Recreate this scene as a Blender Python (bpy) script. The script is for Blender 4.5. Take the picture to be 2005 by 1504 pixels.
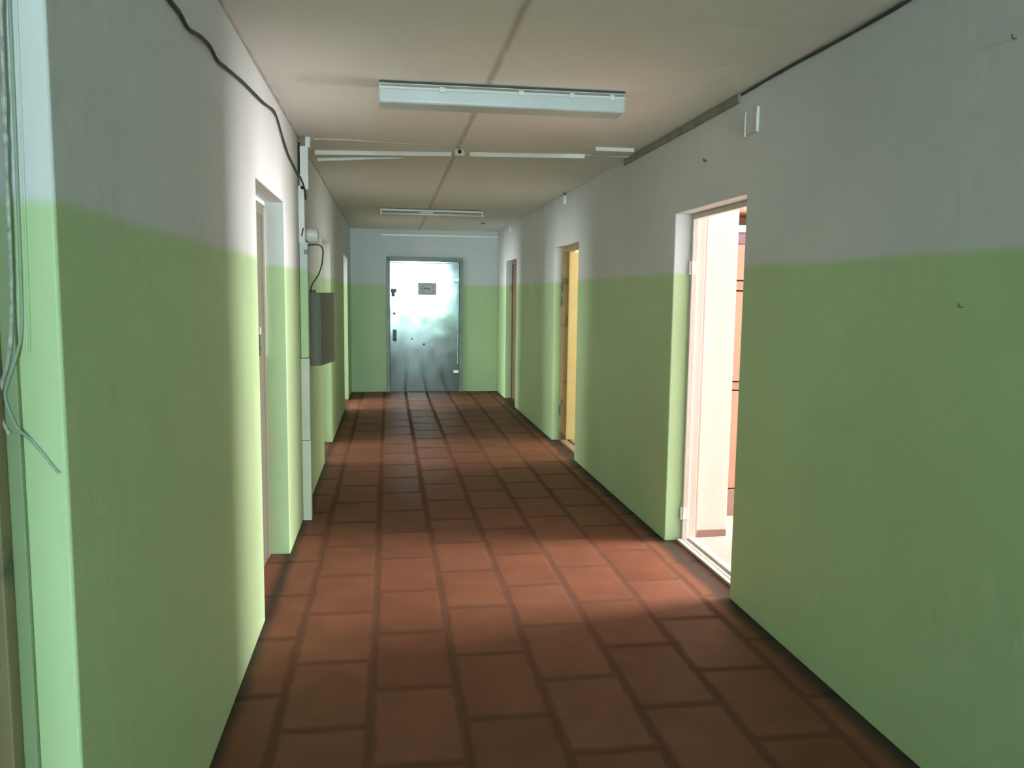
import bpy, bmesh, math, random
from mathutils import Vector, Matrix
random.seed(7)
S = bpy.context.scene
for o in list(bpy.data.objects): bpy.data.objects.remove(o)
C = S.collection

# ---------------------------------------------------------------- camera
F_PX, YAW, PITCH, ROLL = 1568.0154, 0.1536, 0.1094, 0.0126
cy, sy, cp, sp = math.cos(YAW), math.sin(YAW), math.cos(PITCH), math.sin(PITCH)
Fv = Vector((sy*cp, cy*cp, -sp)); Rv = Vector((cy, -sy, 0)); Uv = Rv.cross(Fv)
R2 = Rv*math.cos(ROLL)+Uv*math.sin(ROLL); U2 = -Rv*math.sin(ROLL)+Uv*math.cos(ROLL)
cd = bpy.data.cameras.new('camera'); cam = bpy.data.objects.new('camera', cd); C.objects.link(cam)
cam.matrix_world = Matrix(((R2.x, U2.x, -Fv.x, 0), (R2.y, U2.y, -Fv.y, 0), (R2.z, U2.z, -Fv.z, 1.53), (0, 0, 0, 1)))
cd.sensor_fit = 'HORIZONTAL'; cd.sensor_width = 36; cd.lens = 36*F_PX/2005
cd.clip_start = 0.05
S.camera = cam

# ---------------------------------------------------------------- world, daylight, exposure
w = bpy.data.worlds.new('World'); S.world = w; w.use_nodes = True
bg = w.node_tree.nodes['Background']; bg.inputs[0].default_value = (.62, .78, .95, 1); bg.inputs[1].default_value = .6
S.view_settings.view_transform = 'Standard'; S.view_settings.look = 'None'
S.view_settings.exposure = 1.28; S.view_settings.gamma = 1; S.view_settings.use_curve_mapping = False

XL, XR, H, YB, YN, GZ = -.5775, 1.7228, 2.537, 12.75, -10.0, 1.684

def daylight(name, loc, target, sx, sz, power, col):
    l = bpy.data.lights.new(name, 'AREA'); l.shape = 'RECTANGLE'; l.size = sx; l.size_y = sz
    l.energy = power; l.color = col
    o = bpy.data.objects.new(name, l); C.objects.link(o); o.location = loc
    o.rotation_euler = (Vector(target)-Vector(loc)).to_track_quat('-Z', 'Y').to_euler()
    return o
# daylight just outside each window opening; the last is added fill
daylight('daylight_corridor_end', (.57, YN-.34, 1.66), (.57, 0, 1.66), 1.9, 1.45, 410, (.74, .96, 1.0))
daylight('daylight_bright_room', (5.74, 4.3, 1.55), (0, 4.25, 1.55), 1.4, 1.6, 365, (1.0, .92, .86))
daylight('daylight_second_left_room', (-5.04, 7.85, 1.6), (0, 7.85, 1.6), 1.5, 1.5, 110, (.94, 1.0, .92))
daylight('daylight_second_right_room', (5.04, 8.1, 1.6), (0, 8.1, 1.6), 2.0, 1.4, 80, (1.0, .97, .82))
daylight('daylight_third_left_room', (-5.04, 10.75, 1.6), (0, 10.75, 1.6), 1.5, 1.5, 190, (.92, 1.0, .95))

daylight('daylight_nearest_left_room', (-5.04, -.8, 1.6), (0, -.8, 1.6), 1.5, 1.5, 215, (.78, .97, 1.0))  # added fill behind the viewer to lift the near corridor; its window is invented

# ---------------------------------------------------------------- materials
def mat(name, col, rough=.6, metal=0., bump=0., bscale=30., spec=.5, var=0., vscale=3.):
    m = bpy.data.materials.new(name); m.use_nodes = True; nt = m.node_tree; N = nt.nodes; L = nt.links
    b = N['Principled BSDF']; b.inputs['Base Color'].default_value = (*col, 1)
    b.inputs['Roughness'].default_value = rough; b.inputs['Metallic'].default_value = metal
    b.inputs['Specular IOR Level'].default_value = spec
    tc = N.new('ShaderNodeNewGeometry')
    if bump:
        n = N.new('ShaderNodeTexNoise'); n.inputs['Scale'].default_value = bscale; n.inputs['Detail'].default_value = 4
        L.new(tc.outputs['Position'], n.inputs['Vector'])
        bp = N.new('ShaderNodeBump'); bp.inputs['Strength'].default_value = bump; bp.inputs['Distance'].default_value = .01
        L.new(n.outputs['Fac'], bp.inputs['Height']); L.new(bp.outputs['Normal'], b.inputs['Normal'])
    if var:
        n = N.new('ShaderNodeTexNoise'); n.inputs['Scale'].default_value = vscale; n.inputs['Detail'].default_value = 5
        L.new(tc.outputs['Position'], n.inputs['Vector'])
        r = N.new('ShaderNodeMapRange'); r.inputs[1].default_value = .3; r.inputs[2].default_value = .7
        r.inputs[3].default_value = 1-var; r.inputs[4].default_value = 1+var*.4
        L.new(n.outputs['Fac'], r.inputs[0])
        mx = N.new('ShaderNodeVectorMath'); mx.operation = 'SCALE'; mx.inputs[0].default_value = col
        L.new(r.outputs[0], mx.inputs['Scale']); L.new(mx.outputs[0], b.inputs['Base Color'])
    return m

def paint_mat(nm='two_tone_paint', k=1.):
    """two-tone corridor paint: whitewash above, green oil paint below"""
    m = bpy.data.materials.new(nm); m.use_nodes = True; nt = m.node_tree; N = nt.nodes; L = nt.links
    b = N['Principled BSDF']
    g = N.new('ShaderNodeNewGeometry'); sx = N.new('ShaderNodeSeparateXYZ'); L.new(g.outputs['Position'], sx.inputs[0])
    n1 = N.new('ShaderNodeTexNoise'); n1.inputs['Scale'].default_value = 2.2; n1.inputs['Detail'].default_value = 6
    L.new(g.outputs['Position'], n1.inputs['Vector'])
    n2 = N.new('ShaderNodeTexNoise'); n2.inputs['Scale'].default_value = 1.1; n2.inputs['Detail'].default_value = 4
    L.new(g.outputs['Position'], n2.inputs['Vector'])
    ad = N.new('ShaderNodeMath'); ad.operation = 'MULTIPLY_ADD'; ad.inputs[1].default_value = .03
    L.new(n1.outputs['Fac'], ad.inputs[0]); L.new(sx.outputs['Z'], ad.inputs[2])
    mr = N.new('ShaderNodeMapRange'); mr.inputs[1].default_value = GZ+.015-.013; mr.inputs[2].default_value = GZ+.015+.013
    L.new(ad.outputs[0], mr.inputs[0])
    mix = N.new('ShaderNodeMix'); mix.data_type = 'RGBA'
    mix.inputs[6].default_value = (.475*k, .65*k, .375*k, 1); mix.inputs[7].default_value = (.66*k, .70*k, .72*k, 1)
    L.new(mr.outputs[0], mix.inputs[0])
    r = N.new('ShaderNodeMapRange'); r.inputs[1].default_value = .3; r.inputs[2].default_value = .7
    r.inputs[3].default_value = .93; r.inputs[4].default_value = 1.05
    L.new(n2.outputs['Fac'], r.inputs[0])
    sc = N.new('ShaderNodeVectorMath'); sc.operation = 'SCALE'
    L.new(mix.outputs[2], sc.inputs[0]); L.new(r.outputs[0], sc.inputs['Scale']); L.new(sc.outputs[0], b.inputs['Base Color'])
    rr = N.new('ShaderNodeMapRange'); rr.inputs[3].default_value = .5; rr.inputs[4].default_value = .85
    L.new(mr.outputs[0], rr.inputs[0]); L.new(rr.outputs[0], b.inputs['Roughness'])
    b.inputs['Specular IOR Level'].default_value = .25
    n3 = N.new('ShaderNodeTexNoise'); n3.inputs['Scale'].default_value = 14; n3.inputs['Detail'].default_value = 8
    L.new(g.outputs['Position'], n3.inputs['Vector'])
    bp = N.new('ShaderNodeBump'); bp.inputs['Strength'].default_value = .22; bp.inputs['Distance'].default_value = .012
    L.new(n3.outputs['Fac'], bp.inputs['Height']); L.new(bp.outputs['Normal'], b.inputs['Normal'])
    return m

def ceiling_mat():
    """whitewashed slabs with one dirty joint along the corridor and faint cracks"""
    m = bpy.data.materials.new('whitewashed_ceiling'); m.use_nodes = True; nt = m.node_tree; N = nt.nodes; L = nt.links
    b = N['Principled BSDF']; b.inputs['Roughness'].default_value = .75; b.inputs['Specular IOR Level'].default_value = .2
    g = N.new('ShaderNodeNewGeometry'); sx = N.new('ShaderNodeSeparateXYZ'); L.new(g.outputs['Position'], sx.inputs[0])
    n1 = N.new('ShaderNodeTexNoise'); n1.inputs['Scale'].default_value = 6; n1.inputs['Detail'].default_value = 6
    L.new(g.outputs['Position'], n1.inputs['Vector'])
    def mth(op, a, bb, c=None):
        q = N.new('ShaderNodeMath'); q.operation = op
        for i, v in enumerate((a, bb, c)):
            if v is None: continue
            if isinstance(v, (int, float)): q.inputs[i].default_value = v
            else: L.new(v, q.inputs[i])
        return q.outputs[0]
    xx = mth('MULTIPLY_ADD', n1.outputs['Fac'], .022, sx.outputs['X'])
    d = mth('ABSOLUTE', mth('SUBTRACT', xx, .488), 0)
    line = N.new('ShaderNodeMapRange'); line.inputs[1].default_value = .003; line.inputs[2].default_value = .024
    line.inputs[3].default_value = 1; line.inputs[4].default_value = 0; L.new(d, line.inputs[0])
    n2 = N.new('ShaderNodeTexNoise'); n2.inputs['Scale'].default_value = 9; L.new(g.outputs['Position'], n2.inputs['Vector'])
    lf = mth('MULTIPLY', line.outputs[0], mth('MULTIPLY_ADD', n2.outputs['Fac'], .8, .25))
    # grime in the corner along the left wall
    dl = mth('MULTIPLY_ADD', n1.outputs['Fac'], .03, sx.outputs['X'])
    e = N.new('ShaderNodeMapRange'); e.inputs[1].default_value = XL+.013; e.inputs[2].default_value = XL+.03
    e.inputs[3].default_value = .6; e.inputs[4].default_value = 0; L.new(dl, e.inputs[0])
    n4 = N.new('ShaderNodeTexNoise'); n4.inputs['Scale'].default_value = .9; n4.inputs['Detail'].default_value = 3
    L.new(g.outputs['Position'], n4.inputs['Vector'])
    base = N.new('ShaderNodeMix'); base.data_type = 'RGBA'; L.new(n4.outputs['Fac'], base.inputs[0])
    base.inputs[6].default_value = (.80, .785, .75, 1); base.inputs[7].default_value = (.88, .87, .845, 1)
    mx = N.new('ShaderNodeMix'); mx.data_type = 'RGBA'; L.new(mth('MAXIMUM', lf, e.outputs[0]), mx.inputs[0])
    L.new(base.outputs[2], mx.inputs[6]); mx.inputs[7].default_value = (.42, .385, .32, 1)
    L.new(mx.outputs[2], b.inputs['Base Color'])
    n3 = N.new('ShaderNodeTexNoise'); n3.inputs['Scale'].default_value = 11; n3.inputs['Detail'].default_value = 8
    L.new(g.outputs['Position'], n3.inputs['Vector'])
    hh = mth('SUBTRACT', n3.outputs['Fac'], mth('MULTIPLY', line.outputs[0], .8))
    bp = N.new('ShaderNodeBump'); bp.inputs['Strength'].default_value = .3; bp.inputs['Distance'].default_value = .012
    L.new(hh, bp.inputs['Height']); L.new(bp.outputs['Normal'], b.inputs['Normal'])
    return m

def tile_mat():
    """brick-red slabs .33 x .52 m in running bond along the corridor, worn cement joints"""
    m = bpy.data.materials.new('terracotta_floor_slabs'); m.use_nodes = True; nt = m.node_tree; N = nt.nodes; L = nt.links
    b = N['Principled BSDF']
    g = N.new('ShaderNodeNewGeometry'); sx = N.new('ShaderNodeSeparateXYZ'); L.new(g.outputs['Position'], sx.inputs[0])
    def mth(op, a, bb=None, c=None):
        q = N.new('ShaderNodeMath'); q.operation = op
        for i, v in enumerate((a, bb, c)):
            if v is None: continue
            if isinstance(v, (int, float)): q.inputs[i].default_value = v
            else: L.new(v, q.inputs[i])
        return q.outputs[0]
    nz = N.new('ShaderNodeTexNoise'); nz.inputs['Scale'].default_value = 9; nz.inputs['Detail'].default_value = 7; nz.inputs['Roughness'].default_value = .65
    L.new(g.outputs['Position'], nz.inputs['Vector'])
    nc = N.new('ShaderNodeSeparateColor'); L.new(nz.outputs['Color'], nc.inputs[0])
    X = mth('MULTIPLY_ADD', nc.outputs[0], .034, mth('ADD', sx.outputs['X'], .400-.017))
    Y = mth('MULTIPLY_ADD', nc.outputs[1], .040, mth('ADD', sx.outputs['Y'], -2.712-.020+5.2))
    u = mth('DIVIDE', X, .3305); col = mth('FLOOR', u)
    par = mth('ABSOLUTE', mth('MODULO', col, 2))
    v = mth('ADD', mth('DIVIDE', Y, .5235), mth('MULTIPLY', par, .5))
    row = mth('FLOOR', v)
    fu = mth('SUBTRACT', u, col); fv = mth('SUBTRACT', v, row)
    du = mth('MULTIPLY', mth('SUBTRACT', .5, mth('ABSOLUTE', mth('SUBTRACT', fu, .5))), .3305)
    dv = mth('MULTIPLY', mth('SUBTRACT', .5, mth('ABSOLUTE', mth('SUBTRACT', fv, .5))), .5235)
    ju = N.new('ShaderNodeMapRange'); ju.interpolation_type = 'SMOOTHSTEP'
    ju.inputs[1].default_value = .008; ju.inputs[2].default_value = .030; ju.inputs[3].default_value = 1; ju.inputs[4].default_value = 0; L.new(du, ju.inputs[0])
    jv = N.new('ShaderNodeMapRange'); jv.interpolation_type = 'SMOOTHSTEP'
    jv.inputs[1].default_value = .006; jv.inputs[2].default_value = .034; jv.inputs[3].default_value = 1.0; jv.inputs[4].default_value = 0; L.new(dv, jv.inputs[0])
    j = mth('MAXIMUM', ju.outputs[0], jv.outputs[0])
    # darker ragged margin along both walls
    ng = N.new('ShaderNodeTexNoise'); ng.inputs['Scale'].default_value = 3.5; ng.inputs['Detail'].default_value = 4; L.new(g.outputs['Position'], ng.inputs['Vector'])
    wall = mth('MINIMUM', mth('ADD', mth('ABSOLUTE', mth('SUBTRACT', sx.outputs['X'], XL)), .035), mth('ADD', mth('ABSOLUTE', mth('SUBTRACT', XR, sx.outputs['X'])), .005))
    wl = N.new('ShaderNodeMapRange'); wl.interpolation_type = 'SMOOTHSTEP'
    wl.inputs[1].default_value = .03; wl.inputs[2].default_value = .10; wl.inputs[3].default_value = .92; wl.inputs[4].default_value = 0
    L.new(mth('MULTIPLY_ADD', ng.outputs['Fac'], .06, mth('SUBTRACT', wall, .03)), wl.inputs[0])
    cell = N.new('ShaderNodeCombineXYZ'); L.new(col, cell.inputs[0]); L.new(row, cell.inputs[1])
    wn = N.new('ShaderNodeTexWhiteNoise'); L.new(cell.outputs[0], wn.inputs['Vector'])
    tc = N.new('ShaderNodeMix'); tc.data_type = 'RGBA'; L.new(wn.outputs['Value'], tc.inputs[0])
    tc.inputs[6].default_value = (.19, .072, .042, 1); tc.inputs[7].default_value = (.23, .092, .055, 1)
    nb = N.new('ShaderNodeTexNoise'); nb.inputs['Scale'].default_value = 5; nb.inputs['Detail'].default_value = 6; L.new(g.outputs['Position'], nb.inputs['Vector'])
    vr = N.new('ShaderNodeMapRange'); vr.inputs[1].default_value = .3; vr.inputs[2].default_value = .7; vr.inputs[3].default_value = .86; vr.inputs[4].default_value = 1.1
    L.new(nb.outputs['Fac'], vr.inputs[0])
    sc = N.new('ShaderNodeVectorMath'); sc.operation = 'SCALE'; L.new(tc.outputs[2], sc.inputs[0]); L.new(vr.outputs[0], sc.inputs['Scale'])
    m1 = N.new('ShaderNodeMix'); m1.data_type = 'RGBA'; L.new(mth('MULTIPLY', j, .48), m1.inputs[0]); L.new(sc.outputs[0], m1.inputs[6]); m1.inputs[7].default_value = (.075, .045, .032, 1)
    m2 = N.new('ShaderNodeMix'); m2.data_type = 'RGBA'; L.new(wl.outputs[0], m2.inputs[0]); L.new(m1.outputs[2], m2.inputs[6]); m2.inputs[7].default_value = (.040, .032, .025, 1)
    L.new(m2.outputs[2], b.inputs['Base Color'])
    rr = N.new('ShaderNodeMapRange'); rr.inputs[3].default_value = .55; rr.inputs[4].default_value = .85; L.new(j, rr.inputs[0]); L.new(rr.outputs[0], b.inputs['Roughness'])
    b.inputs['Specular IOR Level'].default_value = .16
    bp = N.new('ShaderNodeBump'); bp.inputs['Strength'].default_value = .25; bp.inputs['Distance'].default_value = .005
    L.new(mth('MULTIPLY_ADD', nb.outputs['Fac'], .35, mth('MULTIPLY', j, -1)), bp.inputs['Height']); L.new(bp.outputs['Normal'], b.inputs['Normal'])
    return m

def galvanised_mat():
    m = bpy.data.materials.new('galvanised_sheet'); m.use_nodes = True; nt = m.node_tree; N = nt.nodes; L = nt.links
    b = N['Principled BSDF']; b.inputs['Metallic'].default_value = .75; b.inputs['Base Color'].default_value = (.29, .36, .365, 1)
    g = N.new('ShaderNodeNewGeometry')
    n = N.new('ShaderNodeTexNoise'); n.inputs['Scale'].default_value = 5; n.inputs['Detail'].default_value = 3; L.new(g.outputs['Position'], n.inputs['Vector'])
    r = N.new('ShaderNodeMapRange'); r.inputs[1].default_value = .3; r.inputs[2].default_value = .7; r.inputs[3].default_value = .065; r.inputs[4].default_value = .12
    L.new(n.outputs['Fac'], r.inputs[0]); L.new(r.outputs[0], b.inputs['Roughness'])
    n2 = N.new('ShaderNodeTexNoise'); n2.inputs['Scale'].default_value = 1.9; n2.inputs['Detail'].default_value = 1.0; L.new(g.outputs['Position'], n2.inputs['Vector'])
    bp = N.new('ShaderNodeBump'); bp.inputs['Strength'].default_value = 1; bp.inputs['Distance'].default_value = .005
    L.new(n2.outputs['Fac'], bp.inputs['Height']); L.new(bp.outputs['Normal'], b.inputs['Normal'])
    return m

def chipped_mat(name, top, under, thr=.56, scale=5.):
    """paint worn through to what lies under it"""
    m = bpy.data.materials.new(name); m.use_nodes = True; nt = m.node_tree; N = nt.nodes; L = nt.links
    b = N['Principled BSDF']; b.inputs['Roughness'].default_value = .55
    g = N.new('ShaderNodeNewGeometry'); n = N.new('ShaderNodeTexNoise'); n.inputs['Scale'].default_value = scale; n.inputs['Detail'].default_value = 8
    L.new(g.outputs['Position'], n.inputs['Vector'])
    r = N.new('ShaderNodeMapRange'); r.inputs[1].default_value = thr; r.inputs[2].default_value = thr+.03; L.new(n.outputs['Fac'], r.inputs[0])
    mx = N.new('ShaderNodeMix'); mx.data_type = 'RGBA'; L.new(r.outputs[0], mx.inputs[0]); mx.inputs[6].default_value = (*top, 1); mx.inputs[7].default_value = (*under, 1)
    L.new(mx.outputs[2], b.inputs['Base Color'])
    return m

M_PAINT = paint_mat(); M_GRIMYPAINT = paint_mat('grimy_two_tone_paint', .6); M_CEIL = ceiling_mat(); M_TILE = tile_mat(); M_GALV = galvanised_mat()  # second paint is the wall paint darkened to carry shade
M_WHITE = mat('white_room_plaster', (.80, .77, .72), .8, bump=.15)
M_PEACH = mat('peach_room_plaster', (.36, .30, .265), .8, bump=.15)
M_PIER = mat('white_pier_plaster', (.58, .53, .49), .8, bump=.1)
M_CREAM = mat('yellowish_room_plaster', (.62, .56, .42), .8, bump=.15)
M_ROOMFLOOR = mat('pale_linoleum', (.40, .32, .30), .5, var=.15, vscale=2)
M_FRAMEW = mat('cream_frame_paint', (.56, .53, .49), .45, var=.04, vscale=9, bump=.05)
M_GREYDOOR = chipped_mat('grey_brown_door_paint', (.14, .135, .11), (.17, .11, .08), .58, 3)
M_GREYFRAME = chipped_mat('worn_grey_frame_paint', (.185, .19, .145), (.24, .15, .10), .57, 4)
M_BROWNWOOD = chipped_mat('worn_brown_frame', (.33, .25, .15), (.17, .14, .09), .58, 6)
M_BROWNDOOR = mat('brown_door_paint', (.17, .115, .075), .5, var=.2, vscale=5)
M_YELLOW = mat('yellow_door_paint', (.85, .72, .38), .5, var=.06)
M_BROWNSKIRT = mat('brown_skirting_paint', (.22, .14, .115), .5)
M_PLASTIC = mat('white_plastic', (.74, .74, .71), .4, var=.08, vscale=8)
M_BRIGHT = mat('clean_white_plastic', (.88, .89, .87), .3)
M_DIFFUSER = mat('frosted_diffuser', (.52, .565, .575), .35, var=.08, vscale=4)
M_ENAMEL = mat('white_enamel', (.72, .72, .68), .4)
M_DARK = mat('dark_hole', (.02, .018, .012), .8)
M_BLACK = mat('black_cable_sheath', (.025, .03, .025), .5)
M_PANEL = mat('grey_enamel_cabinet', (.155, .17, .135), .7, var=.08, vscale=4)
M_STEEL = mat('zinc_hinge', (.62, .66, .64), .35, metal=.6)
M_DARKSTEEL = mat('dull_lock_plate', (.10, .115, .11), .5, metal=.4)
M_GALVF = mat('galvanised_frame', (.20, .24, .225), .5, metal=.5, var=.2, vscale=5)
M_PAPER = mat('grey_paper', (.60, .64, .66), .8)
M_INK = mat('pale_ink_ring', (.36, .40, .41), .8)
M_INK2 = mat('dark_ink', (.10, .12, .125), .8)
M_ORANGEWOOD = mat('orange_veneer', (.30, .155, .10), .5, var=.1, vscale=3)
M_BROWNVENEER = mat('brown_veneer', (.20, .115, .085), .5)
M_PURPLE = mat('mottled_mauve_card', (.16, .08, .10), .7, var=.3, vscale=40)
M_GREYCABLE = mat('painted_over_cable', (.34, .44, .35), .7, var=.1, vscale=30)
M_SILVERCORD = mat('frayed_pale_cord', (.50, .55, .49), .7, var=.5, vscale=60)
M_TRUNKGREY = mat('grimy_moulding', (.27, .28, .225), .7, var=.25, vscale=12)

# ---------------------------------------------------------------- mesh helpers
def obj(name, bm, m, parent=None, smooth=False):
    me = bpy.data.meshes.new(name); bm.normal_update(); bm.to_mesh(me); bm.free()
    if smooth:
        for p in me.polygons: p.use_smooth = True
    for q in (m if isinstance(m, (list, tuple)) else [m]): me.materials.append(q)
    o = bpy.data.objects.new(name, me); C.objects.link(o)
    if parent: o.parent = parent; o.matrix_parent_inverse = parent.matrix_world.inverted()
    return o
def tag(o, label=None, cat=None, group=None, kind=None):
    if label: o['label'] = label
    if cat: o['category'] = cat
    if group: o['group'] = group
    if kind: o['kind'] = kind
    return o
def thing(name, label, cat, loc=(0, 0, 0), group=None, kind=None):
    o = bpy.data.objects.new(name, None); C.objects.link(o); o.location = loc; o.empty_display_size = .05
    o.matrix_world = Matrix.Translation(loc)
    return tag(o, label, cat, group, kind)
def B(bm, x0, x1, y0, y1, z0, z1, bev=0., mi=0, rot=None, piv=None):
    t = bmesh.new(); bmesh.ops.create_cube(t, size=1)
    for v in t.verts: v.co = Vector(((x0+x1)/2+v.co.x*(x1-x0), (y0+y1)/2+v.co.y*(y1-y0), (z0+z1)/2+v.co.z*(z1-z0)))
    if bev: bmesh.ops.bevel(t, geom=t.edges[:], offset=bev, segments=2, affect='EDGES', profile=.6)
    if rot is not None:
        p = Vector(piv or ((x0+x1)/2, (y0+y1)/2, (z0+z1)/2))
        for v in t.verts: v.co = p+rot@(v.co-p)
    for f in t.faces: f.material_index = mi
    me = bpy.data.meshes.new('tmp'); t.to_mesh(me); t.free(); n0 = len(bm.faces); bm.from_mesh(me); bpy.data.meshes.remove(me)
    bm.faces.ensure_lookup_table()
    for f in bm.faces[n0:]: f.material_index = mi
    return bm
def box(*a, **k): return B(bmesh.new(), *a, **k)
def tube(bm, pts, r, seg=8, sub=6, rough=0.):
    P = [Vector(p) for p in pts]
    if len(P) > 2 and sub > 1:      # Catmull-Rom
        Q = []
        for i in range(len(P)-1):
            p0, p1, p2, p3 = P[max(i-1, 0)], P[i], P[i+1], P[min(i+2, len(P)-1)]
            for k in range(sub):
                t = k/sub
                Q.append(.5*((2*p1)+(p2-p0)*t+(2*p0-5*p1+4*p2-p3)*t*t+(3*p1-p0-3*p2+p3)*t**3))
        Q.append(P[-1]); P = Q
    rings = []; n = None
    for i, p in enumerate(P):
        d = (P[min(i+1, len(P)-1)]-P[max(i-1, 0)]).normalized()
        if n is None: n = d.orthogonal().normalized()
        n = (n-d*n.dot(d)).normalized(); bb = d.cross(n)
        rr = r*(1+random.uniform(-rough, rough))
        rings.append([bm.verts.new(p+rr*(n*math.cos(a)+bb*math.sin(a))) for a in [2*math.pi*k/seg for k in range(seg)]])
    for a, b_ in zip(rings, rings[1:]):
        for k in range(seg): bm.faces.new((a[k], a[(k+1) % seg], b_[(k+1) % seg], b_[k]))
    bm.faces.new(rings[0][::-1]); bm.faces.new(rings[-1])
    return bm
def disc(bm, c, axis, r0, r1, h, seg=24):
    """ring (r0 > 0) or disc of height h along axis, lathe-like"""
    a = Vector(axis).normalized(); n = a.orthogonal().normalized(); b_ = a.cross(n); c = Vector(c)
    def ring(r, hh): return [bm.verts.new(c+a*hh+r*(n*math.cos(t)+b_*math.sin(t))) for t in [2*math.pi*k/seg for k in range(seg)]]
    R = [ring(r1, 0), ring(r1, h)]
    if r0 > 0: R += [ring(r0, h), ring(r0, 0)]
    for i in range(len(R)-1 if r0 <= 0 else len(R)):
        p, q = R[i], R[(i+1) % len(R)]
        for k in range(seg): bm.faces.new((p[k], p[(k+1) % seg], q[(k+1) % seg], q[k]))
    if r0 <= 0: bm.faces.new(R[0][::-1]); bm.faces.new(R[1])
    bmesh.ops.recalc_face_normals(bm, faces=bm.faces[:])
    return bm
def holed_slab(axis, c0, c1, ub, vb, holes, jit=0.):
    """slab across `axis` from c0 to c1, spanning ub x vb, with rectangular holes (u0,u1,v0,v1)"""
    us = sorted({*ub, *[h[0] for h in holes], *[h[1] for h in holes]}); vs = sorted({*vb, *[h[2] for h in holes], *[h[3] for h in holes]})
    def P(u, v, c):
        return {'x': (c, u, v), 'y': (u, c, v)}[axis]
    bm = bmesh.new(); V = {}
    def g(i, j, s):
        k = (i, j, s)
        if k not in V: V[k] = bm.verts.new(P(us[i], vs[j], c0 if s == 0 else c1))
        return V[k]
    solid = lambda i, j: 0 <= i < len(us)-1 and 0 <= j < len(vs)-1 and not any(h[0]-1e-6 <= us[i] and us[i+1] <= h[1]+1e-6 and h[2]-1e-6 <= vs[j] and vs[j+1] <= h[3]+1e-6 for h in holes)
    for i in range(len(us)-1):
        for j in range(len(vs)-1):
            if not solid(i, j): continue
            for s in (0, 1): bm.faces.new([g(i, j, s), g(i+1, j, s), g(i+1, j+1, s), g(i, j+1, s)])
            for (a, b_, di, dj) in (((i, j), (i+1, j), 0, -1), ((i, j+1), (i+1, j+1), 0, 1), ((i, j), (i, j+1), -1, 0), ((i+1, j), (i+1, j+1), 1, 0)):
                if not solid(i+di, j+dj): bm.faces.new([g(*a, 0), g(*b_, 0), g(*b_, 1), g(*a, 1)])
    bmesh.ops.recalc_face_normals(bm, faces=bm.faces[:])
    return bm
def wall(name, label, bm, m, bev=.007, cat='wall'):
    o = obj(name, bm, m); tag(o, label, cat, kind='structure')
    if bev:
        md = o.modifiers.new('edge', 'BEVEL'); md.width = bev; md.segments = 3; md.limit_method = 'ANGLE'; md.angle_limit = math.radians(40)
    return o

# ---------------------------------------------------------------- corridor shell
DZ = 2.037
L = dict(L00=(-1.3, -.3), L0=(.55, 1.535), L1=(3.745, 4.73), L2=(7.33, 8.36), L3=(10.75, 11.80))  # first left opening is added behind the viewer to let fill light in
Rr = dict(R1=(3.75, 4.73), R2=(7.25, 8.30), R3=(10.85, 11.85))
TW = .20
wall('wall_left', 'long left corridor wall, white above and green below, with its doorways', holed_slab('x', XL-TW, XL, (YN, YB), (0, H), [(a, b, 0, DZ) for a, b in L.values()]), M_PAINT)
wall('wall_right', 'long right corridor wall, white above and green below, with three doorways', holed_slab('x', XR, XR+TW, (YN, YB), (0, H), [(a, b, 0, DZ) for a, b in Rr.values()]), M_PAINT)
wall('wall_far', 'short end wall of the corridor around the metal door', holed_slab('y', YB, YB+.2, (-5.2, 5.2), (0, H), []), M_PAINT, 0)
wall('wall_near', 'corridor end wall with a window, behind the viewer', holed_slab('y', YN-.3, YN, (XL-TW, XR+TW), (0, H), [(XL+.2, XR-.2, .9, 2.38)]), M_PAINT, 0)
wall('ceiling', 'whitewashed corridor ceiling with a dirty joint down the middle', box(-5.2, 6.0, YN-.3, YB+.2, H, H+.2), M_CEIL, 0, 'ceiling')
wall('floor', 'brick-red tiled corridor floor laid in running bond', box(XL-TW, XR+TW, YN-.3, YB+.2, -.15, 0), M_TILE, 0, 'floor')

# ---------------------------------------------------------------- side rooms
def room(nm, x0, x1, y0, y1, side, m, win, label):
    """shell of a side room: three walls (one with a window) and its floor"""
    d = 1 if side == 'r' else -1
    far = x1 if d > 0 else x0
    wall('wall_'+nm+'_outer', 'window wall of the '+label, holed_slab('x', *sorted((far, far+.12*d)), (y0-.1, y1+.1), (0, H), [win]), m, 0)
    for k, yy in (('near', y0), ('far', y1)):
        a = (yy-.1, yy) if k == 'near' else (yy, min(yy+.1, YB))
        wall('wall_'+nm+'_'+k, k+' partition wall of the '+label, box(x0, x1, *a, 0, H), m, 0)
    fx0, fx1 = (XR+TW, far) if d > 0 else (far, XL-TW)
    wall('floor_'+nm, 'pale floor of the '+label, box(fx0, fx1, y0, y1, -.15, -.002), M_ROOMFLOOR, 0, 'floor')
    # wall lining on the corridor side of the room
    holes = [(a, b, 0, DZ) for a, b in (Rr if d > 0 else L).values() if a > y0 and b < y1]
    xi = XR+TW if d > 0 else XL-TW
    wall('wall_'+nm+'_inner', 'plaster on the corridor side of the '+label, holed_slab('x', *sorted((xi, xi+.01*d)), (y0, y1), (0, H), holes), m, 0)
def window(n, x, y0, y1, z0, z1, label):
    t = thing('window_%d' % n, label, 'window', (x, (y0+y1)/2, z0), kind='structure')
    bm = bmesh.new()
    for (a, b_, c, d) in ((y0, y1, z0, z0+.05), (y0, y1, z1-.05, z1), (y0, y0+.05, z0+.05, z1-.05), (y1-.05, y1, z0+.05, z1-.05), ((y0+y1)/2-.03, (y0+y1)/2+.03, z0+.05, z1-.05)):
        B(bm, x-.03, x+.03, a, b_, c, d)
    obj('window_frame', bm, M_ENAMEL, t)
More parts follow.
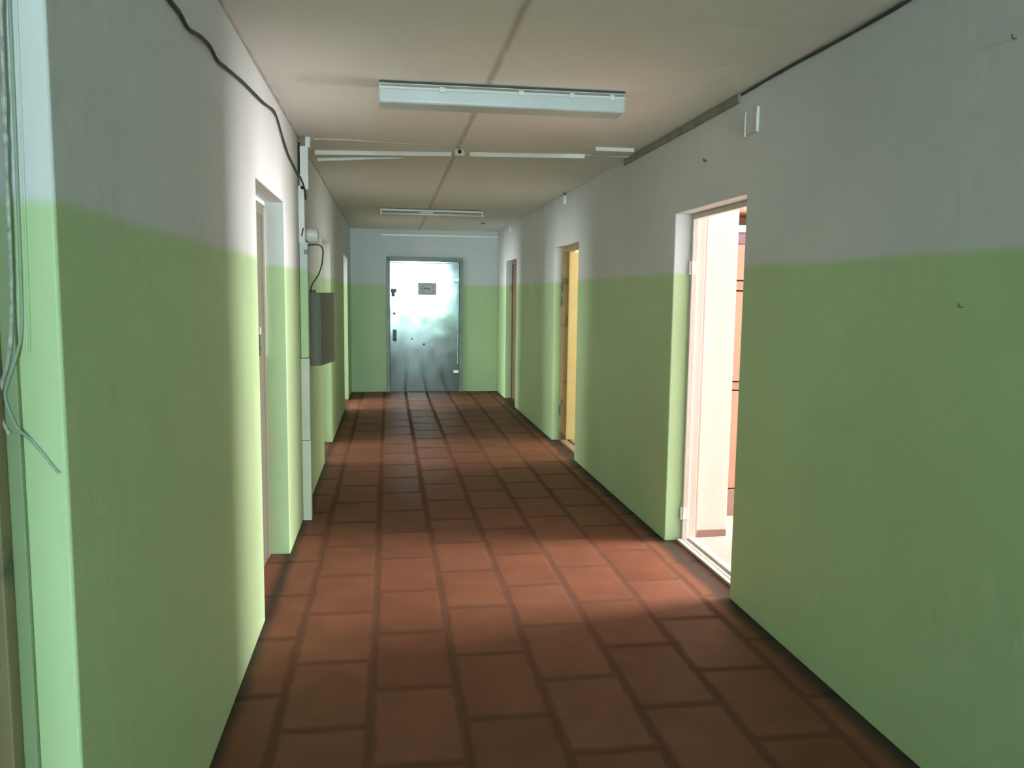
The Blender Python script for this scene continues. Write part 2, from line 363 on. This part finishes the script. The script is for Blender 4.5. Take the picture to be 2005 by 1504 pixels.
room('bright_room', XR+TW, 5.6, 1.5, 6.4, 'r', M_PEACH, (3.5, 5.05, .8, 2.35), 'brightly lit room on the right')
room('yellow_room', XR+TW, 4.9, 6.75, 9.6, 'r', M_CREAM, (7.1, 9.1, .9, 2.3), 'room behind the yellow door')
room('second_left_room', -4.9, XL-TW, 6.3, 9.5, 'l', M_WHITE, (7.05, 8.65, .85, 2.35), 'second room on the left')
room('nearest_left_room', -4.9, XL-TW, -2.4, .4, 'l', M_WHITE, (-1.6, 0.0, .85, 2.35), 'nearest room on the left')  # unseen room, added only to carry the fill light
room('third_left_room', -4.9, XL-TW, 9.75, 12.65, 'l', M_WHITE, (9.95, 11.55, .85, 2.35), 'third room on the left')
window(1, 5.66, 3.5, 5.05, .8, 2.35, 'white framed window of the bright room on the right')
window(2, 4.96, 7.1, 9.1, .9, 2.3, 'white framed window of the room behind the yellow door')
window(3, -4.96, 7.05, 8.65, .85, 2.35, 'white framed window of the second room on the left')
window(6, -4.96, -1.6, 0.0, .85, 2.35, 'white framed window of the nearest room on the left')
window(4, -4.96, 9.95, 11.55, .85, 2.35, 'white framed window of the third room on the left')
t = thing('window_5', 'white framed corridor window behind the viewer', 'window', (.57, YN-.15, .9), kind='structure')
bm = bmesh.new(); wx0, wx1 = XL+.2, XR-.2
for (a, b_, c, d) in ((wx0, wx1, .9, .95), (wx0, wx1, 2.33, 2.38), (wx0, wx0+.05, .95, 2.33), (wx1-.05, wx1, .95, 2.33), (.54, .6, .95, 2.33)):
    B(bm, a, b_, YN-.18, YN-.12, c, d)
obj('window_frame', bm, M_ENAMEL, t)
# pier and skirting inside the bright room
wall('wall_pier', 'white wall pier glowing behind the open doorway on the right', box(XR+TW+.01, 2.163, 4.80, 5.02, 0, H), M_PIER, .004)
wall('baseboard_pier', 'low brown skirting at the foot of the white pier', box(XR+TW+.03, 2.158, 4.788, 4.80, 0, .042), M_BROWNSKIRT, 0, 'skirting')

# ---------------------------------------------------------------- doors
def frame_bm(x0, x1, y0, y1, z1, t=.05):
    bm = bmesh.new()
    B(bm, x0, x1, y0, y0+t, 0, z1-t, .004); B(bm, x0, x1, y1-t, y1, 0, z1-t, .004); B(bm, x0, x1, y0, y1, z1-t, z1, .004)
    return bm
# door_1: metal door at the end
YD = YB
d1 = thing('door_1', 'galvanised metal door at the end of the corridor', 'door', (.565, YD-.02, 0), kind='structure')
bm = bmesh.new(); fx0, fx1 = -.03, 1.163
B(bm, fx0, fx0+.05, YD-.055, YD, 0, 2.06, .004); B(bm, fx1-.055, fx1, YD-.055, YD, 0, 2.06, .004); B(bm, fx0, fx1, YD-.055, YD, 2.06, 2.112, .004)
obj('frame', bm, M_GALVF, d1)
leaf = obj('leaf', box(fx0+.052, fx1-.06, YD-.034, YD-.012, .006, 2.052, .004, rot=Matrix.Rotation(-.0125, 3, 'Z')@Matrix.Rotation(.0088, 3, 'X')), M_GALV, d1)
bm = bmesh.new()   # bright worn weld edge round the leaf
B(bm, fx1-.084, fx1-.072, YD-.053, YD-.03, .45, 2.03); B(bm, fx0+.06, fx1-.072, YD-.053, YD-.03, 2.018, 2.03)
obj('edge_strip', bm, mat('worn_weld', (.36, .42, .42), .4, metal=.5, var=.4, vscale=14), d1)
for z in (1.774, .323):
    bm = box(1.02, 1.10, YD-.062, YD-.03, z-.022, z+.022, .003); tube(bm, [(1.098, YD-.06, z-.03), (1.098, YD-.06, z+.03)], .009, 10)
    tag(obj('hinge', bm, M_STEEL, d1), 'bright zinc hinge')
tag(obj('lock_case', B(box(.035, .125, YD-.07, YD-.03, 1.56, 1.62, .004), .045, .10, YD-.06, YD-.03, 1.50, 1.56, .004), M_DARKSTEEL, d1), 'dark rim lock')
lp = obj('lock_plate', box(.065, .125, YD-.052, YD-.02, .80, .985, .002), M_DARKSTEEL, d1)
obj('keyhole', disc(bmesh.new(), (.09, YD-.0555, .835), (0, 1, 0), 0, .016, .004, 14), M_DARK, lp)
obj('peephole', disc(bmesh.new(), (.09, YD-.05, 1.235), (0, 1, 0), 0, .02, .03, 16), M_DARKSTEEL, d1)
obj('bolt', disc(bmesh.new(), (.552, YD-.053, .755), (0, 1, 0), 0, .018, .025, 12), M_DARKSTEEL, d1)
obj('bolt', disc(bmesh.new(), (.36, YD-.051, .84), (0, 1, 0), 0, .013, .025, 12), M_DARKSTEEL, d1)
obj('bolt', disc(bmesh.new(), (.0, YD-.065, 2.085), (0, 1, 0), 0, .028, .012, 12), M_DARKSTEEL, d1)
# paper notice on the door
sg = thing('paper_notice', 'grey paper notice with a ringed mark taped to the metal door', 'notice', (.60, YD-.05, 1.53))
obj('sheet', box(.457, .747, YD-.0485, YD-.0400, 1.528, 1.722), M_PAPER, sg)
bm = disc(bmesh.new(), (.612, YD-.0495, 1.622), (0, 1, 0), .085, .098, .0012, 40)
tag(obj('ring', bm, M_INK, sg), 'thin darker ring')
bm = bmesh.new()    # the scribble in the ring
def stroke(p, r): tube(bm, [(.457+(x-455)/905*.29, YD-.0492, 1.528+(1085-y)/610*.194) for x, y in p], r, 6)
stroke([(690, 790), (760, 785), (800, 770), (860, 762), (960, 765), (1050, 770)], .0042)
stroke([(760, 790), (800, 775), (850, 700), (865, 720), (860, 765)], .0035)
stroke([(990, 745), (1020, 750), (1040, 765), (990, 790), (970, 800), (980, 835), (1000, 850)], .0035)
stroke([(865, 765), (885, 790), (905, 765)], .0025)
tag(obj('mark', bm, M_INK2, sg), 'small dark handwritten mark')

# door_2: closed door on the left (L1)
y0, y1 = L['L1']
d2 = thing('door_2', 'closed grey-brown wooden door recessed in the left wall nearest the camera', 'door', (XL-.15, 4.2, 0), kind='structure')
d2['label'] = 'closed grey-brown wooden door recessed in the left wall opposite the bright doorway'
obj('frame', frame_bm(-.76, -.69, y0, y1, 2.015, .06), M_GREYFRAME, d2)
obj('frame_filler', box(-.75, -.685, y0, y1, 2.015, DZ), M_PAINT, d2)
obj('leaf', box(-.745, -.694, y0+.058, y1-.058, .003, 1.957, .002), M_GREYDOOR, d2)
tag(obj('trim_strip', box(-.69, -.686, y1-.012, y1-.001, 1.17, 2.0), M_PLASTIC, d2), 'thin pale strip')
lc = obj('lock_case', box(-.695, -.689, 4.49, 4.53, 1.19, 1.33, .002), M_DARKSTEEL, d2)
obj('keyhole', disc(bmesh.new(), (-.689, 4.51, 1.23), (1, 0, 0), 0, .008, .002, 12), M_DARK, lc)
obj('latch', box(-.695, -.684, 4.485, 4.51, 1.305, 1.345, .003), M_PLASTIC, d2)
# door_3: doorway nearest on the left (L0)
y0, y1 = L['L0']
d3 = thing('door_3', 'recessed doorway at the left edge with worn brown frame', 'door', (XL-.15, 1.05, 0), kind='structure')
M_L0F = chipped_mat('worn_green_brown_frame', (.30, .25, .14), (.11, .12, .09), .56, 2.2)
obj('frame', frame_bm(-.76, -.672, y0, y1, DZ, .05), M_L0F, d3)
obj('frame_bead', box(-.672, -.648, y1-.014, y1-.001, 0, DZ-.002, .003), M_GRIMYPAINT, d3)  # the strip's shade is put into its colour as darker wall paint
obj('leaf', box(-.75, -.71, y0+.052, y1-.052, .012, DZ-.055, .003), M_GREYDOOR, d3)
tag(obj('strike_plate', box(-.700, -.686, y1-.0535, y1-.0495, .86, 1.06, .001), M_DARKSTEEL, d3), 'dull metal strike plate')
tag(obj('latch', tube(bmesh.new(), [(-.690, y1-.056, 1.0), (-.690, y1-.056, 1.025)], .003, 8), M_PLASTIC, d3), 'small shiny latch')
# door_4: the bright open doorway (R1) with cream frame and sill, leaf off its hinges
y0, y1 = Rr['R1']
d4 = thing('door_4', 'open doorway with cream wooden frame into the bright room', 'door', (XR+.15, 4.24, 0), kind='structure')
bm = frame_bm(1.825, 1.862, y0, y1, DZ, .032); B(bm, 1.862, 1.915, y0, y0+.018, 0, DZ-.018, .003); B(bm, 1.862, 1.915, y1-.018, y1, 0, DZ-.018, .003); B(bm, 1.862, 1.915, y0, y1, DZ-.018, DZ, .003)
obj('frame', bm, M_FRAMEW, d4)
for z in (1.714, .183):
    bm = tube(bmesh.new(), [(1.818, y1-.022, z-.04), (1.818, y1-.022, z+.04)], .0085, 10); B(bm, 1.8255, 1.855, y1-.0355, y1-.0322, z-.038, z+.038)
    tag(obj('hinge', bm, M_PLASTIC, d4), 'painted hinge knuckle')
bm = bmesh.new()
B(bm, 1.795, 1.822, y0, y1-.002, .0, .018, .004); B(bm, 1.836, 1.852, y0, y1-.002, .0, .014, .004); B(bm, 1.822, 1.915, y0, y1-.002, -.002, .006); B(bm, 1.872, 1.912, y0, y1-.002, .0, .022, .004)
obj('threshold', bm, M_FRAMEW, d4)
# door_5: yellow door (R2), leaf standing open into its room
y0, y1 = Rr['R2']
d5 = thing('door_5', 'yellow door standing open into the second room on the right', 'door', (XR+.15, 7.8, 0), kind='structure')
obj('frame', frame_bm(1.80, 1.865, y0, y1, DZ, .045), M_BROWNWOOD, d5)
lf = obj('leaf', box(1.868, 2.70, y1-.085, y1-.045, .02, DZ-.047, .003), M_YELLOW, d5)
for z in (1.62, 1.48, .33):
    tag(obj('hinge', box(1.793, 1.803, y1-.055, y1-.015, z-.05, z+.05, .002), M_DARKSTEEL, d5), 'dark worn hinge')
obj('threshold', box(1.80, 1.865, y0+.045, y1-.045, 0, .02, .003), M_BROWNWOOD, d5)
# door_6: brown closed door (R3)
y0, y1 = Rr['R3']
d6 = thing('door_6', 'closed brown door recessed in the right wall beside the end wall', 'door', (XR+.1, 11.35, 0), kind='structure')
obj('frame', frame_bm(1.81, 1.88, y0, y1, DZ, .05), M_BROWNDOOR, d6)
obj('leaf', box(1.825, 1.865, y0+.052, y1-.052, .012, DZ-.052, .003), M_BROWNDOOR, d6)
tag(obj('hinge', box(1.803, 1.813, y1-.045, y1-.015, 1.60, 1.70, .002), M_DARKSTEEL, d6), 'dark hinge')
# frames of the two open doorways on the left, and the added one behind
for n, k, lab in ((9, 'L00', 'open doorway on the left behind the viewer'), (7, 'L2', 'open doorway on the left just past the grey cabinet'), (8, 'L3', 'open doorway on the left nearest the end wall')):
    y0, y1 = L[k]
    dd = thing('door_%d' % n, lab, 'door', (XL-.15, (y0+y1)/2, 0), kind='structure')
    obj('frame', frame_bm(-.76, -.69, y0, y1, DZ, .045), M_FRAMEW if n == 8 else M_GREYFRAME, dd)
    obj('threshold', box(-.755, -.69, y0+.045, y1-.045, 0, .018, .003), M_BROWNWOOD, dd)

# ---------------------------------------------------------------- ceiling lamps
def lamp_diffuser(x0, x1, yc, ztop, h, wd):
    """long frosted cover: rounded trapezoid section"""
    bm = bmesh.new(); sec = []
    w2 = wd/2
    pts = [(-w2, 0), (-w2, -.012), (-w2*.965, -h*.80)]
    for k in range(5):
        a = math.pi+(math.pi/2)*(k+1)/5
        pts.append((-w2*.955+w2*.14+math.cos(a)*w2*.14, -h*.84+math.sin(a)*h*.16))
    pts = pts+[(-p[0], p[1]) for p in pts[::-1]]
    secs = []
    for x, s in ((x0, .94), (x0+.008, 1), (x1-.008, 1), (x1, .94)):
        secs.append([bm.verts.new((x, yc+p[0]*s, ztop+p[1]*s)) for p in pts])
    for a, b_ in zip(secs, secs[1:]):
        for k in range(len(pts)): bm.faces.new((a[k], a[(k+1) % len(pts)], b_[(k+1) % len(pts)], b_[k]))
    bm.faces.new(secs[0]); bm.faces.new(secs[-1][::-1]); bmesh.ops.recalc_face_normals(bm, faces=bm.faces[:])
    return bm
l1 = thing('ceiling_lamp', 'unlit fluorescent ceiling lamp with long frosted white cover', 'ceiling lamp', (.56, 4.03, H))
l1.rotation_euler = (0, 0, -.018); bpy.context.view_layer.update()
def P1(name, bm, m): 
    o = obj(name, bm, m, None); o.parent = l1; return o
yc = 0.0
P1('gasket', box(-.598, .598, -.076, .076, -.010, 0), M_BLACK)  # flat black strip paints in the gap shadow and dirt above the tray
P1('mounting_tray', B(B(box(-.585, .585, -.055, .055, -.012, -.010), -.597, .597, -.078, .078, -.030, -.012, .003), -.597, .597, -.078, -.073, -.036, -.012), M_ENAMEL)
dfo = P1('diffuser', lamp_diffuser(-.600, .600, 0, -.030, .072, .152), M_DIFFUSER)
for p in dfo.data.polygons: p.use_smooth = False
for x in (-.30, .08, .33, .53):
    P1('clip', box(x-.012, x+.012, -.084, -.077, -.045, -.020, .002), M_ENAMEL)
l2 = thing('tube_lamp', 'bare twin-tube ceiling lamp farther along the corridor', 'ceiling lamp', (.515, 9.72, H))
def P2(name, bm, m, sm=False):
    o = obj(name, bm, m, None, sm); o.parent = l2; return o
P2('gasket', box(-.60, .60, -.066, .066, -.010, 0), M_BLACK)  # same painted-in shadow gap as on the first lamp
P2('mounting_tray', B(box(-.59, .59, -.03, .03, -.012, -.010), -.605, .605, -.07, .07, -.030, -.008, .003), M_ENAMEL)
for y in (-.045, .045):
    P2('fluorescent_tube', tube(bmesh.new(), [(-.585, y, -.062), (.585, y, -.062)], .013, 12), M_PLASTIC, True)
for x in (-.596, .596):
    P2('tube_holder', box(x-.009, x+.009, -.065, .065, -.080, -.030, .003), M_ENAMEL)
bm = box(-.14, .02, -.02, .02, -.055, -.030, .003); P2('ballast_cover', bm, M_ENAMEL)

# ---------------------------------------------------------------- trunking, cables, boxes
tk = obj('cable_trunking', box(-.515, .452, -.012, .012, -.030, 0, .003), M_PLASTIC); tk.location = (0, 5.885, H); tk.rotation_euler = (0, 0, -.150)
tag(tk, 'white cable trunking across the ceiling from the left wall to the square box', 'cable trunking')
bm = bmesh.new(); B(bm, -.52, .12, -.010, .010, -.020, 0, .003)
tk2 = obj('cable_trunking', bm, M_PLASTIC)
tk2.location = (-.0, 6.0, H-.014); tk2.rotation_euler = (0, -.028, -.24)
tag(tk2, 'loose white trunking strip sagging from the ceiling at the left wall', 'cable trunking')
tk3 = obj('cable_trunking', box(0, .815, -.012, .012, -.030, 0, .003), M_PLASTIC); tk3.location = (.573, 5.790, H); tk3.rotation_euler = (0, 0, -.125)
tag(tk3, 'white cable trunking running right from the square ceiling box', 'cable trunking')
tk4 = obj('cable_trunking', box(1.385, 1.655, 5.388, 5.412, H-.025, H, .003), M_PLASTIC)
tag(tk4, 'short separate piece of white trunking on the ceiling near the right wall', 'cable trunking')
wr = obj('ceiling_wire', tube(bmesh.new(), [(1.37, 5.69, H-.004), (1.5, 5.68, H-.004), (1.6, 5.70, H-.004), (XR-.002, 5.70, H-.004)], .0035, 6), M_PLASTIC)
tag(wr, 'thin white wire between the long trunking and the right wall', 'wire')
wr = obj('ceiling_wire', tube(bmesh.new(), [(XL+.1, 5.52, H-.002), (-.3, 5.50, H-.002), (0.0, 5.54, H-.002), (.3, 5.55, H-.002)], .003, 6), mat('whitewashed_wire', (.66, .62, .55), .7))
tag(wr, 'whitewashed thin wire on the ceiling beside the left end of the trunking', 'wire')
jb = thing('junction_box', 'small square junction box with dark hole where the ceiling trunking meets', 'junction box', (.492, 5.70, H))
bm = bmesh.new(); s = .033
for a, b_, c, d in ((-s, -.012, -.046, 0), (.012, s, -.046, 0), (-.012, .012, -.046, -.030), (-.012, .012, -.005, 0)): B(bm, a, b_, -.025, -.017, c, d, .001)
B(bm, -s, s, -.017, .030, -.046, 0, .001)
o = obj('box_body', bm, mat('grimy_box_plastic', (.60, .56, .48), .5)); o.parent = jb
o = obj('hole_insert', box(-.012, .012, -.019, -.0165, -.030, -.005), M_DARK); o.parent = jb
tag(o, 'dark square hole')

# vertical trunking on the left wall
vt = thing('vertical_trunking', 'tall patched white and green cable trunking standing against the left wall', 'cable trunking', (XL, 5.45, 0))
def seg(x0, x1, z0, z1, m, lab=None, yy=.06):
    o = obj('trunking_cover', box(x0, x1, 5.45, 5.45+yy, z0, z1, .003), m, vt)
    if lab: o['label'] = lab
seg(-.528, -.496, 2.47, 2.536, M_PLASTIC, 'narrow top piece')
seg(-.562, -.511, 2.20, 2.476, M_PLASTIC)
seg(-.5765, -.538, 1.86, 2.225, M_PLASTIC, 'pushed-back upper piece', .05)
seg(-.574, -.524, 1.105, 1.865, M_PAINT, 'painted piece, white above green')
M_AGED = mat('aged_greenish_plastic', (.58, .62, .50), .5, var=.1, vscale=6)
seg(-.5765, -.522, .55, 1.10, M_AGED, 'unpainted pale lower piece')
seg(-.5765, -.520, .0, .548, M_AGED)
obj('broken_chip', box(-.5765, -.563, 5.455, 5.47, 2.30, 2.50, .002, rot=Matrix.Rotation(.03, 3, 'Y')), M_DARK, vt)
obj('broken_chip', box(-.556, -.548, 5.444, 5.452, 1.90, 1.955, .002, rot=Matrix.Rotation(.2, 3, 'Y')), M_DARK, vt)
obj('bracket', box(-.545, -.515, 5.44, 5.452, 1.785, 1.815, .002), M_TRUNKGREY, vt)

rb = thing('round_junction_box', 'pale round junction box on the left wall beside the vertical trunking', 'junction box', (XL, 5.72, 1.925))
bm = disc(bmesh.new(), (XL, 5.73, 1.925), (1, 0, 0), 0, .052, .094, 28); obj('box_body', bm, M_PLASTIC, rb)
obj('box_lid', disc(bmesh.new(), (XL+.094, 5.73, 1.925), (1, 0, 0), 0, .046, .008, 28), M_PLASTIC, rb)
cb = obj('black_cable', tube(bmesh.new(), [(-.545, 5.68, 1.885), (-.549, 5.67, 1.872), (-.541, 5.67, 1.858), (-.50, 5.68, 1.862), (-.459, 5.70, 1.856), (-.446, 5.74, 1.826), (-.452, 5.80, 1.785), (-.468, 5.86, 1.721), (-.495, 5.93, 1.665), (-.535, 5.98, 1.61), (-.552, 5.99, 1.575), (-.552, 6.02, 1.545)], .0045, 8), M_BLACK)
tag(cb, 'black cable looping from the round box down to the grey cabinet', 'cable')

# electrical cabinet with its door ajar
ec = thing('electrical_cabinet', 'grey metal electrical cabinet on the left wall with its door ajar', 'electrical cabinet', (XL, 6.2, 1.0))
bm = bmesh.new(); zb, zt = 1.005, 1.538
for a in ((XL, -.503, 5.99, 5.995, zb, zt), (XL, -.503, 6.505, 6.51, zb, zt), (XL, -.503, 5.995, 6.505, zb, zb+.005), (XL, -.503, 5.995, 6.505, zt-.005, zt), (XL, XL+.005, 5.995, 6.505, zb, zt)): B(bm, *a)
obj('cabinet_body', bm, M_PANEL, ec)
th = math.atan2(.068, .41)
lf = obj('cabinet_door', box(-.503, -.488, 5.99, 6.42, zb, zt, .003, rot=Matrix.Rotation(-th, 3, 'Z'), piv=(-.50, 5.99, 1.27)), M_PANEL, ec)
obj('cable_gland', disc(bmesh.new(), (-.545, 6.03, zt), (0, 0, 1), 0, .022, .018, 12), M_DARKSTEEL, ec)

# sagging cable on the left wall
pts = [(2.0, 2.30), (2.18, 2.30), (2.329, 2.296), (2.433, 2.298), (2.527, 2.287), (2.675, 2.311), (2.817, 2.323), (2.931, 2.31), (3.106, 2.328), (3.47, 2.366), (3.934, 2.402), (4.337, 2.444), (4.582, 2.39), (4.858, 2.329), (5.20, 2.30), (5.40, 2.285)]
tag(obj('black_cable', tube(bmesh.new(), [(XL+.0095, 1.2, 2.33), (XL+.0095, 1.6, 2.31)]+[(XL+.0095, y, z) for y, z in pts]+[(-.56, 5.44, 2.275), (-.545, 5.440, 2.24), (-.532, 5.440, 2.19), (-.528, 5.440, 2.135)], .006, 8, 5, .12), M_BLACK), 'long black cable sagging along the top of the left wall', 'cable')
# cable and moulding on the right wall
tag(obj('black_cable', tube(bmesh.new(), [(XR-.006, y, H-.011-.003*math.sin(y*5)) for y in [1.2+.24*k for k in range(12)]], .006, 8, 3, .2), M_BLACK), 'black cable running in the corner of ceiling and right wall', 'cable')
tag(obj('grey_moulding', box(XR-.016, XR, 3.86, 5.82, H-.045, H-.002, .004), M_TRUNKGREY), 'grimy grey moulding below the ceiling along the right wall', 'moulding')

# painted plate near the ceiling and the small white duct stubs above the doors
pp = thing('wall_plate', 'square painted plate high on the right wall above the bright doorway', 'wall plate', (XR, 3.715, 2.37))
obj('plate', box(XR-.008, XR, 3.66, 3.77, 2.315, 2.425, .002), M_PAINT, pp)
for y in (3.655, 3.78): obj('edge_strip', box(XR-.014, XR, y-.005, y+.005, 2.312, 2.430, .002), M_PLASTIC, pp)
for y, z0, z1, lab in ((7.85, 2.432, 2.515, 'short white trunking stub above the yellow door'), (11.43, 2.425, 2.500, 'short white trunking stub above the brown door')):
    tag(obj('trunking_stub', box(XR-.018, XR, y-.03, y+.03, z0, z1, .003), M_BRIGHT), lab, 'trunking stub')
tag(obj('ceiling_hook', disc(bmesh.new(), (XR-.02, 7.80, H-.022), (0, 0, 1), 0, .014, .022, 10), M_DARKSTEEL), 'dark knob at the ceiling above the nearer trunking stub', 'hook')
tag(obj('cable_trunking', box(-.11, XR-.002, YB-.024, YB, 2.438, 2.466, .004), M_BRIGHT), 'white trunking running across the end wall above the metal door', 'cable trunking')
tag(obj('paint_flake', box(.625, .665, 10.40, 10.47, H-.03, H-.001, .002, rot=Matrix.Rotation(.5, 3, 'Y')), M_PLASTIC), 'pale flake hanging from the ceiling past the twin-tube lamp', 'paint flake')
tag(obj('ceiling_hook', box(1.28, 1.34, 11.28, 11.31, H-.012, H, .003), M_DARKSTEEL), 'small dark bracket on the ceiling close to the end wall', 'hook')
for (y, z, r, lab) in ((4.278, 2.279, .009, 'bent nail in the white part of the right wall, left of the bright doorway'), (2.206, 1.514, .0035, 'tiny nail in the green part of the right wall'), (2.073, 2.257, .0035, 'tiny nail high in the white part of the right wall near the frame edge')):
    tag(obj('wall_nail', tube(bmesh.new(), [(XR, y, z), (XR-.012, y, z), (XR-.018, y-.004, z+.01)], r*.6, 6), M_DARKSTEEL), lab, 'nail')

# painted-over wires on the near left jamb
yj = 1.535
tag(obj('pale_cord', tube(bmesh.new(), [(x, yj-.0175, z) for x, z in ((-.640, 2.036), (-.641, 1.95), (-.643, 1.84), (-.645, 1.72), (-.646, 1.60), (-.649, 1.50), (-.655, 1.43), (-.664, 1.39), (-.674, 1.36), (-.680, 1.335), (-.676, 1.305), (-.664, 1.275))], .0038, 8, 6, .25), M_SILVERCORD), 'frayed pale cord hanging down the nearest left door jamb', 'cord')
tag(obj('painted_wire', tube(bmesh.new(), [(x, yj-(.0165 if x < -.645 else .0025), z) for x, z in ((-.632, 2.036), (-.634, 1.84), (-.636, 1.675), (-.638, 1.55), (-.641, 1.46), (-.648, 1.41), (-.662, 1.37), (-.668, 1.345), (-.662, 1.315), (-.650, 1.285), (-.635, 1.262), (-.615, 1.235), (-.600, 1.212), (-.590, 1.200))], .0030, 8, 6, .1), M_GREYCABLE), 'painted-over wire on the nearest left jamb, bending to a diagonal end', 'wire')
tag(obj('painted_wire', tube(bmesh.new(), [(x, yj-.001, z) for x, z in ((-.622, 2.036), (-.624, 1.84), (-.627, 1.6), (-.629, 1.47), (-.631, 1.42))], .0022, 8, 6, .1), M_PAINT), 'straight painted-over wire on the nearest left jamb beside the bending one', 'wire')

# ---------------------------------------------------------------- wooden shelf unit inside the bright room
sh = thing('bookcase', 'orange wooden bookcase glimpsed behind the white pier in the bright room', 'bookcase', (2.85, 5.45, 0))
bm = bmesh.new(); x0, x1, ya, yb = 2.30, 3.2, 5.25, 5.60
B(bm, x0, x0+.02, ya, yb, 0.19, 2.12, .002); B(bm, x1-.02, x1, ya, yb, 0.19, 2.12, .002); B(bm, x0+.02, x1-.02, yb-.01, yb, .19, 2.12); B(bm, x0, x1, ya, yb, 2.12, 2.14, .002)
obj('carcass', bm, M_ORANGEWOOD, sh)
for z0, z1 in ((1.985, 2.03),): obj('shelf', box(x0+.02, x1-.02, ya+.004, yb-.01, z0, z1, .002), M_WHITE, sh)
for z0, z1 in ((1.59, 1.65), (.90, .95)): obj('shelf', box(x0+.02, x1-.02, ya-.004, yb-.01, z0, z1, .002), M_BROWNVENEER, sh)
obj('panel', box(x0+.02, x1-.02, ya+.01, ya+.022, .96, 1.58), M_ORANGEWOOD, sh)
obj('panel', box(x0+.02, x1-.02, ya+.01, ya+.022, 1.66, 1.90), M_ORANGEWOOD, sh)
obj('drawer', box(x0+.02, x1-.02, ya, yb-.01, .20, .89, .003), M_ORANGEWOOD, sh)
obj('plinth', box(x0, x1, ya, yb, -.002, .19, .002), M_BROWNVENEER, sh)
sb = tag(obj('storage_box', box(x0+.04, x0+.32, ya+.03, yb-.03, 1.903, 1.98, .004), M_PURPLE), 'small mauve box tucked on the upper shelf of the bookcase', 'box')
